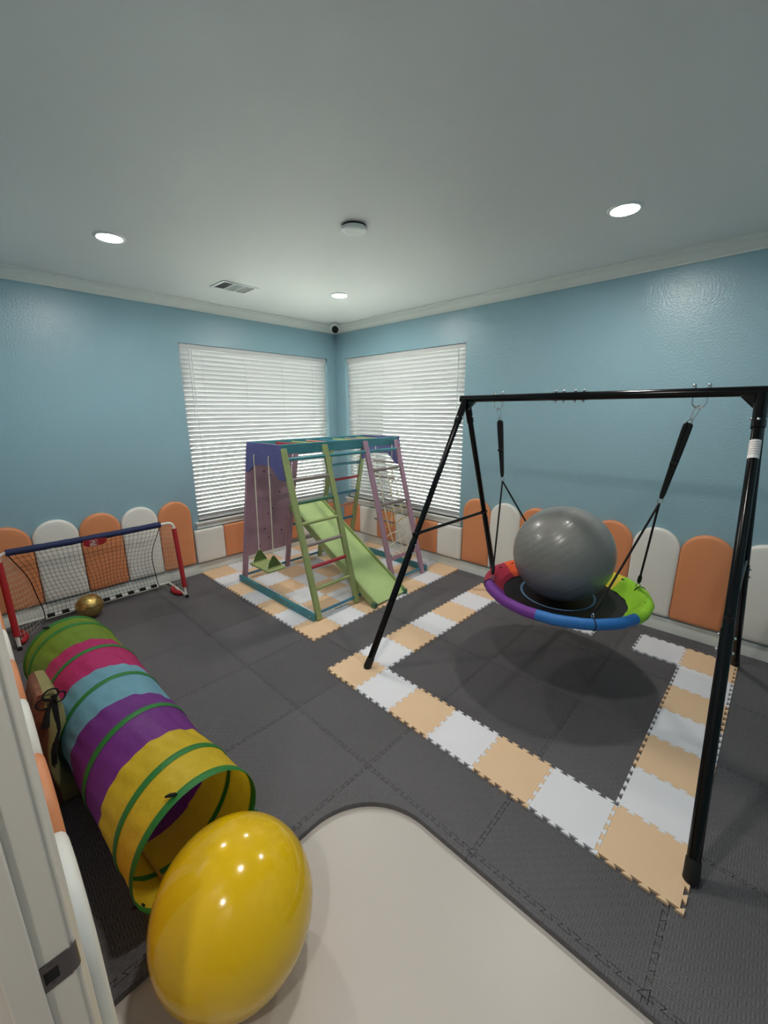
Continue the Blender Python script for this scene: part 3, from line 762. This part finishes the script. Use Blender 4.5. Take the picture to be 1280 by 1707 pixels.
# little plank swing at the end plate
ps = thing('plank_swing', 'small green plank swing on two cream ropes at the mauve end of the climbing frame', 'swing', (-1.962, -1.165, 0.36))
xs = -1.964
obj('seat', MB().box((xs-0.095, -1.352, 0.362), (xs+0.095, -0.995, 0.384)), M_GREEN, ps, bevel=0.005)
for yt_, y in ((-1.08, -1.035), (-1.335, -1.30)):
    pz = 0.505
    r_ = obj('rope', MB().tube([(CX0-0.006, yt_, 1.468), (CX0-0.017, yt_, 1.468), (CX0-0.020, yt_, 1.455), (xs, y, pz-0.02)], 0.0048, 8), M_ROPE, ps)
    b = MB(); tri = [(-0.082, 0.395), (0.082, 0.395), (0.012, 0.505), (-0.012, 0.505)]
    b.prism(tri, lambda a, z, t: (xs+a, t, z), y-0.006, y+0.006)
    obj('rope_bracket', b, M_OLIVEP, ps, bevel=0.002)
    b = MB()
    for s in (-1, 1): b.tube([(xs+s*0.06, y, 0.43), (xs+s*0.085, y-0.01, 0.395), (xs+s*0.088, y, 0.345)], 0.004, 7)
    obj('lashing', b, M_ROPE, r_)['kind'] = 'stuff'

# cargo net and rope ladder hung inside the frame
net = thing('cargo_net', 'knotted cream climbing net tied to the mauve ladder', 'climbing net', (-0.66, -1.7, 0.32))
def np_(x, z): return Vector((x, ny(z)+0.012, z))
for x, m in ((-0.79, M_ROPE), (-0.66, M_ROPE), (-0.55, M_ROPE)):
    pts = [np_(x+0.014*math.sin(7*z+9*x)+0.015*(1.25-z), z) for z in [1.25-0.93*i/16 for i in range(17)]]
    obj('net_cord', MB().tube(pts, 0.006, 6), m, net)
for k, (zl, zr, m) in enumerate(((1.10,1.12,M_ROPE),(0.95,1.0,M_ROPE),(0.80,0.84,M_ROPEY),(0.72,0.80,M_ROPEY),(0.635,0.715,M_ROPEY),(0.545,0.63,M_ROPE),(0.44,0.53,M_ROPE),(0.365,0.40,M_ROPE))):
    pts = [np_(-0.925+0.03+(0.50)*i/10, zl+(zr-zl)*i/10-0.012*math.sin(PI*i/10)+0.006*math.sin(5*i+k)) for i in range(11)]
    obj('net_cord', MB().tube(pts, 0.006, 6), m, net)
b = MB()
for k in range(15):
    x = -0.87+0.39*k/14; b.sphere(np_(x, 0.345+0.012*math.sin(9*k)), 0.008, 5)
    if k % 2: b.tube([np_(x-0.02, 0.37), np_(x, 0.335)+Vector((0,-0.04,0)), np_(x+0.025, 0.36)], 0.0045, 6)
obj('lashing', b, M_ROPE, net)
rl = thing('rope_ladder', 'rope ladder with wooden rungs hanging behind the climbing net', 'rope ladder', (-0.45, -1.345, 0.7))
for y in (-1.215, -1.475): obj('rope', MB().tube([(-0.45, y, 1.553), (-0.452, y+0.004, 1.0), (-0.45, y, 0.52)], 0.0048, 7), M_ROPE, rl)
for z in (1.29, 1.107, 0.93, 0.75, 0.57): obj('rung', MB().tube([(-0.45, -1.185, z), (-0.45, -1.505, z)], 0.0125, 10), M_RGRAY, rl)

# ------------------------------------------------------------------ goal
GX0, GX1, GY, GZ = -3.835, -2.540, -0.535, ZB+0.001
goal = thing('football_goal', 'small folding football goal with navy crossbar, red posts and black net', 'goal', ((GX0+GX1)/2, -0.3, GZ))
TY, TZ = -0.43, 0.80
def post(x, s):
    foot = Vector((x, GY, GZ+0.014)); knee = Vector((x, -0.435, 0.745)); 
    pts = [foot, lerp(foot, knee, 0.5), knee] + [Vector((x+s*0.055*(1-math.cos(t)), -0.435+0.005*math.sin(t), 0.745+0.055*math.sin(t))) for t in [PI/2*i/6 for i in range(1, 7)]] + [Vector((x+s*0.14, TY, TZ))]
    p = obj('post', MB().tube(pts, 0.0125, 12), M_PIPE, goal, smooth=60)
    obj('post_sleeve', MB().tube([lerp(foot, knee, 0.13), lerp(foot, knee, 0.55), lerp(foot, knee, 0.985)], 0.022, 14), M_RED, p)
    b = MB(); b.tube([foot+Vector((0,-0.012,-0.002)), Vector((x-s*0.0, -0.06, GZ+0.014))], 0.0125, 12)
    obj('ground_bar', b, M_PIPE, p)
    obj('foot_cap', MB().tube([foot+Vector((0,-0.034,-0.002)), foot+Vector((0,-0.006,-0.002))], 0.0145, 12), M_RUBBER, p)
post(GX1, -1); post(GX0, 1)
obj('back_bar', MB().tube([(GX0, -0.06, GZ+0.014), (GX1, -0.06, GZ+0.014)], 0.0125, 12), M_PIPE, goal)
obj('crossbar', MB().tube([(GX0+0.13, TY, TZ), (GX1-0.13, TY, TZ)], 0.0125, 12), M_PIPE, goal)
pts = [Vector((GX0+0.05+(GX1-GX0-0.17)*i/24, TY+0.0015*math.sin(i*2.1), TZ-0.006*math.sin(PI*i/24)+0.0012*math.sin(i*3.3))) for i in range(25)]
obj('crossbar_sleeve', MB().tube(pts, [0.028+0.001*math.sin(i*5) for i in range(25)], 14), M_NAVY, goal, smooth=60)
# back net: sags from the bar to the floor bar
NU, NV = 30, 17
def bn(u, v):
    x0 = GX0+0.06+0.16*math.sin(PI*0.5*min(1, v*1.1)); x1 = GX1-0.125-0.075*math.sin(PI*min(1, v*1.0))+0.02*v
    x = x0+(x1-x0)*u
    y = TY+0.01+(0.335)*(v**1.25); z = TZ-0.02+(0.035-TZ+0.02)*v
    s = math.sin(PI*v)
    return Vector((x+0.012*math.sin(7*v+9*u)*s, min(y+0.03*s*math.sin(PI*u), -0.065), z+0.008*math.sin(12*u)*s))
b = MB()
for i in range(NU+1): b.tube([bn(i/NU, j/NV) for j in range(NV+1)], 0.0013, 4, caps=False)
for j in range(NV+1): b.tube([bn(i/NU, j/NV) for i in range(NU+1)], 0.0013, 4, caps=False)
o = obj('back_net', b, M_NETB, goal); o['kind'] = 'stuff'
for u in (0, 1): obj('net_edge_cord', MB().tube([bn(u, j/NV) for j in range(NV+1)], 0.004, 6), M_NETB, goal, smooth=60)
obj('net_hem', MB().tube([bn(i/NU, 1)+Vector((0,0.0,0)) for i in range(NU+1)], 0.006, 6), M_NETW, goal)
for k in range(9):
    u = 0.05+0.9*k/8; c = bn(u, 1)
    obj('net_tab', MB().cbox((c.x, -0.062, GZ+0.018), (0.055, 0.036, 0.034)), M_NETB, goal, bevel=0.003)
# side nets, white
for x, s, u in ((GX0, 1, 0), (GX1, -1, 1)):
    b = MB(); n1, n2 = 9, 15
    def sn(a, v):
        p0 = lerp((x, GY+0.01, GZ+0.07), (x, -0.437, 0.745), 1-v); p1 = bn(u, v)
        p = lerp(p0, p1, a); p.z -= 0.03*math.sin(PI*a)*(v); p.z = max(p.z, GZ+0.006); return p
    for i in range(n1+1): b.tube([sn(i/n1, j/n2) for j in range(n2+1)], 0.0013, 4, caps=False)
    for j in range(n2+1): b.tube([sn(i/n1, j/n2) for i in range(n1+1)], 0.0013, 4, caps=False)
    o = obj('side_net', b, M_NETW, goal); o['kind'] = 'stuff'
    b = MB()
    pts = [Vector((x-s*0.0+s*0.02+s*0.035*math.sin(PI*i/8), GY+0.05+0.25*i/8, GZ+0.026)) for i in range(9)]
    b.tube(pts, [0.008]+[0.024]*7+[0.008], 8)
    obj('ground_sleeve', b, M_RED, goal, smooth=60)
# red brand patch hanging under the crossbar
tx, ty, tz = -3.205, TY-0.026, TZ-0.012
tagp = [(-0.085, 0.0), (0.085, 0.0), (0.085, -0.028)] + [(0.085-0.04+0.04*math.cos(t), -0.030-0.036*math.sin(t)) for t in [PI/2*i/5 for i in range(1, 6)]] + [(-0.045-0.04*math.sin(t), -0.030-0.036*math.cos(t)) for t in [PI/2*i/5 for i in range(0, 6)]]
pt_ = obj('patch', MB().prism(tagp, lambda a, z, t: (tx+a, ty+t-0.15*z, tz+z), -0.0015, 0.0015), M_RED, goal, label='red fabric patch with a white square emblem')
b = MB(); e = 0.026; f_ = lambda a, z: Vector((tx-0.012+a, ty-0.0035-0.15*(z-0.034), tz-0.034+z))
sq = [(-e,-e*0.85),(e,-e*0.85),(e,e*0.85),(-e,e*0.85)]
b.tube([f_(*q) for q in sq], 0.0022, 5, closed=True)
b.tube([f_(-e,-e*0.8), f_(0.0, e*0.6), f_(e*0.6, e*0.1)], 0.0026, 5); b.tube([f_(-e*0.45,-e*0.7), f_(e*0.15, e*0.1), f_(e*0.55,-e*0.3)], 0.0026, 5); b.tube([f_(0,-e*0.75), f_(e*0.5,-e*0.65)], 0.0022, 5)
obj('emblem', b, M_PIPE, pt_)

# ------------------------------------------------------------------ gold football
fc, fr = Vector((-3.31, -0.318, ZB+0.001+0.108)), 0.108
bm = bmesh.new(); bmesh.ops.create_icosphere(bm, subdivisions=1, radius=1.0)
bmesh.ops.bevel(bm, geom=bm.verts[:], offset=33.333, offset_type='PERCENT', segments=1, affect='VERTICES')
bmesh.ops.inset_individual(bm, faces=bm.faces[:], thickness=0.035, depth=0.0)
inner = [f for f in bm.faces if len(f.verts) >= 5]
iv = {v for f in inner for v in f.verts}
bmesh.ops.triangulate(bm, faces=bm.faces[:]); bmesh.ops.subdivide_edges(bm, edges=bm.edges[:], cuts=2, use_grid_fill=True)
rot = Matrix.Rotation(0.5, 3, 'X') @ Matrix.Rotation(0.3, 3, 'Y')
dirs = [v.copy().co.normalized() for v in iv if v.is_valid]
for v in bm.verts:
    c = v.co.normalized(); h = 1.0
    near_ = v in iv
    v.co = rot @ (c*fr*(1.0 if v.co.length > 0 else 1.0))
me = bpy.data.meshes.new('football'); bm.to_mesh(me); bm.free(); me.materials.append(M_GOLD); me.shade_smooth()
fb = bpy.data.objects.new('football', me); C.objects.link(fb); fb.location = fc
tag(fb, 'shiny gold football in front of the goal net', 'ball')
def onball(t, p): 
    v = Vector((math.cos(p)*math.cos(t), math.cos(p)*math.sin(t), math.sin(p))); return fc+v*(fr+0.0004)
ico = bmesh.new(); bmesh.ops.create_icosphere(ico, subdivisions=1, radius=1.0)
bmesh.ops.bevel(ico, geom=ico.verts[:], offset=33.333, offset_type='PERCENT', segments=1, affect='VERTICES')
b = MB()
for e_ in ico.edges:
    p, q = rot @ e_.verts[0].co, rot @ e_.verts[1].co
    b.tube([fc+(p*(1-t)+q*t).normalized()*(fr-0.0002) for t in (0, 0.33, 0.66, 1)], 0.0013, 5, caps=False)
ico.free(); obj('panel_seam', b, M_SEAM, fb)
b = MB(); base_t = math.atan2(CAM.y-fc.y, CAM.x-fc.x)
pts = [(-0.42,-0.02),(-0.3,0.06),(-0.15,0.0),(-0.02,0.09),(0.1,0.05),(0.22,0.13),(0.36,0.10)]
b.tube([onball(base_t-a, p+0.12) for a, p in pts], [0.001,0.003,0.0022,0.0034,0.002,0.003,0.001], 6)
pts = [(-0.35,0.42),(-0.1,0.50),(0.12,0.44),(0.3,0.5)]
b.tube([onball(base_t-a, p) for a, p in pts], [0.001,0.0025,0.0022,0.001], 6)
obj('printed_swash', b, M_SEAM, fb)

# ------------------------------------------------------------------ pop-up play tunnel
TR = 0.248
KEYS = [(0.0,-3.627,-1.401,-1.335),(0.07,-3.610,-1.533,-1.42),(0.2,-3.597,-1.793,-1.53),(0.29,-3.588,-1.949,-1.40),(0.4,-3.586,-2.188,-1.58),(0.5,-3.586,-2.345,-1.37),
        (0.6,-3.580,-2.551,-1.60),(0.702,-3.575,-2.725,-1.32),(0.8,-3.568,-2.941,-1.40),(0.907,-3.553,-3.111,-1.37),(1.0,-3.541,-3.287,-1.449)]
def tpt(t, ph, r):
    """t 0..1 far to near, ph around the ring; ring planes skew along the length as on the real coil"""
    k = max(i for i in range(len(KEYS)-1) if KEYS[i][0] <= min(max(t, 0), 0.9999)); a, b_ = KEYS[k], KEYS[k+1]; u = (t-a[0])/(b_[0]-a[0])
    x, y, an = (a[i]*(1-u)+b_[i]*u for i in (1, 2, 3)); n = Vector((-math.sin(an), math.cos(an)))
    return Vector((x+n.x*r*math.cos(ph), y+n.y*r*math.cos(ph), ZB+0.003+TR+r*math.sin(ph)))
tun = thing('play_tunnel', 'striped pop-up nylon crawl tunnel in green, pink, blue, purple and yellow', 'play tunnel', (-3.585, -2.34, ZB+0.001))
HOOPS = [0.0, 0.07, 0.29, 0.50, 0.702, 0.907, 1.0]
def rad(t, ph):
    k = max(i for i in range(len(HOOPS)-1) if HOOPS[i] <= min(t, 0.999)); u = (t-HOOPS[k])/(HOOPS[k+1]-HOOPS[k]); w_ = math.sin(PI*u)
    amp = (HOOPS[k+1]-HOOPS[k])/0.2
    wr = 0.55*math.sin(13*ph+3*k+5*u)+0.45*math.sin(22*ph+7*u+k)+0.6*noise.noise(Vector((6*math.cos(ph), 6*math.sin(ph), 9*t)))
    low = 1.0 if math.sin(ph) < -0.9 else 0.0
    return TR-0.004-(0.010+0.0042*wr)*w_*amp*(1-low)-0.001*low
for k, nm in enumerate(('green', 'pink', 'blue', 'purple', 'yellow')):
    b = MB(); m, n = 20, 110; vs = []; fs = []
    for i in range(m+1):
        t = k/5+i/m/5
        for j in range(n): ph = 2*PI*j/n; vs.append(tpt(t, ph, rad(t, ph)))
    for i in range(m):
        for j in range(n): fs.append((i*n+j, i*n+(j+1) % n, (i+1)*n+(j+1) % n, (i+1)*n+j))
    obj('fabric_band', b.add(vs, fs), FAB[nm], tun, smooth=80, label='%s nylon band' % nm)
for t in HOOPS:
    wd = 0.0095; b = MB(); n = 72; vs = []; fs = []
    for j in range(n):
        ph = 2*PI*j/n; r = TR-0.0035
        for q in range(8):
            a = 2*PI*q/8; vs.append(tpt(t+wd*math.cos(a), ph, r+0.003*math.sin(a)))
    for j in range(n):
        for q in range(8): fs.append((j*8+q, ((j+1) % n)*8+q, ((j+1) % n)*8+(q+1) % 8, j*8+(q+1) % 8))
    obj('wire_hoop', b.add(vs, fs), M_HOOP, tun, smooth=60)
for (t, ph) in ((0.992, 1.85), (0.005, 1.95), (0.985, 3.6)):
    p = tpt(t, ph, TR+0.004); b = MB()
    b.tube([p+Vector((-0.018,0.012,0.0)), p+Vector((-0.006,0.0,0.006)), p+Vector((0.010,-0.006,0.003)), p+Vector((0.016,-0.008,-0.003))], [0.004,0.007,0.006,0.003], 7)
    obj('elastic_tie', b, M_WEB, tun)
b = MB(); pts = [tpt(0.995, -0.55+0.02*i, TR+0.004+0.006*math.sin(i)) + Vector((0.008*i, -0.004*i, 0)) for i in range(5)]
b.tube(pts, [0.003,0.007,0.006,0.006,0.003], 7); obj('ribbon_tie', b, M_HOOP, tun)
b = MB(); pts = [tpt(t, -2.35+0.25*t, TR-0.022) for t in (0.72, 0.8, 0.88, 0.96)]; b.tube(pts, 0.006, 7)
obj('inner_strap', b, mat('tan_strap', (186, 150, 74), 0.7), tun)

# ------------------------------------------------------------------ olive bag squeezed beside the tunnel
bag = thing('canvas_bag', 'olive canvas bag with black straps squeezed between tunnel and doorway wall', 'bag', (-3.85, -2.05, ZB+0.001))
BY0, BY1 = -2.43, -2.12
def bagsec(v):
    """x range of the bag at height fraction v: pressed between the pads and the round tunnel, bulging out on top"""
    z = ZB+0.004+0.60*v; dz = z-0.279
    lim = -3.585-math.sqrt(max(0, 0.256**2-dz*dz))-0.006 if abs(dz) < 0.256 else -3.62
    hi = min(-3.80+0.055*max(0, v-0.5), lim); return -3.905, max(hi, -3.868), z
def sec_mesh(f0, f1, bulge):
    b = MB(); vs = []; n1, n2 = 8, 16
    for j in range(n2+1):
        v = j/n2; x0, x1, z = bagsec(v); pinch = 1-0.55*max(0, v-0.8)/0.2
        for i in range(n1+1):
            u = f0+(f1-f0)*i/n1; x = x0+(x1-x0)*(0.5+(u-0.5)*pinch); yb = 0.035*math.sin(PI*u)*(0.4+math.sin(PI*v))
            vs.append(Vector((x, BY0-bulge*yb+0.006*math.sin(11*v+5*u), z)))
        for i in range(n1+1):
            u = f0+(f1-f0)*i/n1; x = x0+(x1-x0)*(0.5+(u-0.5)*pinch); vs.append(Vector((x, BY1+0.02*math.sin(PI*u), z-0.05*v)))
    w_ = 2*(n1+1); order = list(range(n1+1))+list(range(w_-1, n1, -1))
    fs = []
    for j in range(n2):
        for q in range(w_):
            a, c = order[q], order[(q+1) % w_]; fs.append((j*w_+a, j*w_+c, (j+1)*w_+c, (j+1)*w_+a))
    fs += [tuple(reversed(order)), tuple(n2*w_+q for q in order)]
    return b.add(vs, fs)
obj('bag_body', sec_mesh(0.38, 1.0, 1), M_BAG, bag, smooth=80)
obj('lining_flap', sec_mesh(0.0, 0.40, 1), M_BAGB, bag, smooth=80, label='brown lining side of the bag')
def bf(u, v):
    x0, x1, z = bagsec(v); return Vector((x0+(x1-x0)*u, BY0-0.035*math.sin(PI*u)*(0.4+math.sin(PI*v))-0.006, z))
b = MB(); pts = [bf(0.70, v) for v in (0.97, 0.85, 0.7, 0.55, 0.42)]
for i in range(4): b.bar(pts[i], pts[i+1], 0.020, 0.005, (1,0,0))
obj('strap', b, M_WEB, bag)
b = MB()
for u, v, r_, ph in ((0.62, 0.98, 0.030, 0.2), (0.88, 0.93, 0.024, 0.5), (0.40, 0.93, 0.028, -0.2)):
    c = bf(u, v)+Vector((0,-0.008,0.005)); b.tube([c+Vector((math.cos(ph)*r_*math.cos(t), math.sin(ph)*r_*math.cos(t), r_*0.9*math.sin(t))) for t in [2*PI*k/14 for k in range(14)]], 0.004, 6, closed=True)
b.tube([bf(0.62,0.93), bf(0.45,0.86)+Vector((0,-0.006,0)), bf(0.32,0.76)+Vector((0,-0.008,0))], [0.006,0.010,0.016], 8)
o = obj('drawcord', b, M_WEB, bag); o['kind'] = 'stuff'

# ------------------------------------------------------------------ yellow balloon by the tunnel mouth
bc = Vector((-3.555, -3.594, 0)); br = 0.257
b = MB(); n, m = 40, 64; vs = []; fs = []
for i in range(n+1):
    th = PI*i/n; r = br*math.sin(th)*(1+0.012*math.cos(th)); z = br*1.01-br*1.01*math.cos(th)+0.001
    for k in range(m): vs.append(bc+Vector((r*math.cos(2*PI*k/m), r*math.sin(2*PI*k/m), z)))
for i in range(n):
    for k in range(m): fs.append((i*m+k, i*m+(k+1) % m, (i+1)*m+(k+1) % m, (i+1)*m+k))
bal = obj('balloon', b.add(vs, fs), M_BALLOON, None, loc=(bc.x, bc.y, 0.001), smooth=80)
tag(bal, 'big glossy yellow balloon on the bare floor at the tunnel mouth', 'balloon')
kd = Vector((-0.72, -0.5, -0.48)).normalized(); kc = bc+Vector((0,0,br*1.01))+kd*(br-0.001)
obj('knot', MB().tube([kc, kc+kd*0.012, kc+kd*0.018, kc+kd*0.03], [0.012,0.006,0.010,0.014], 12), M_BALLOON, bal, smooth=60)
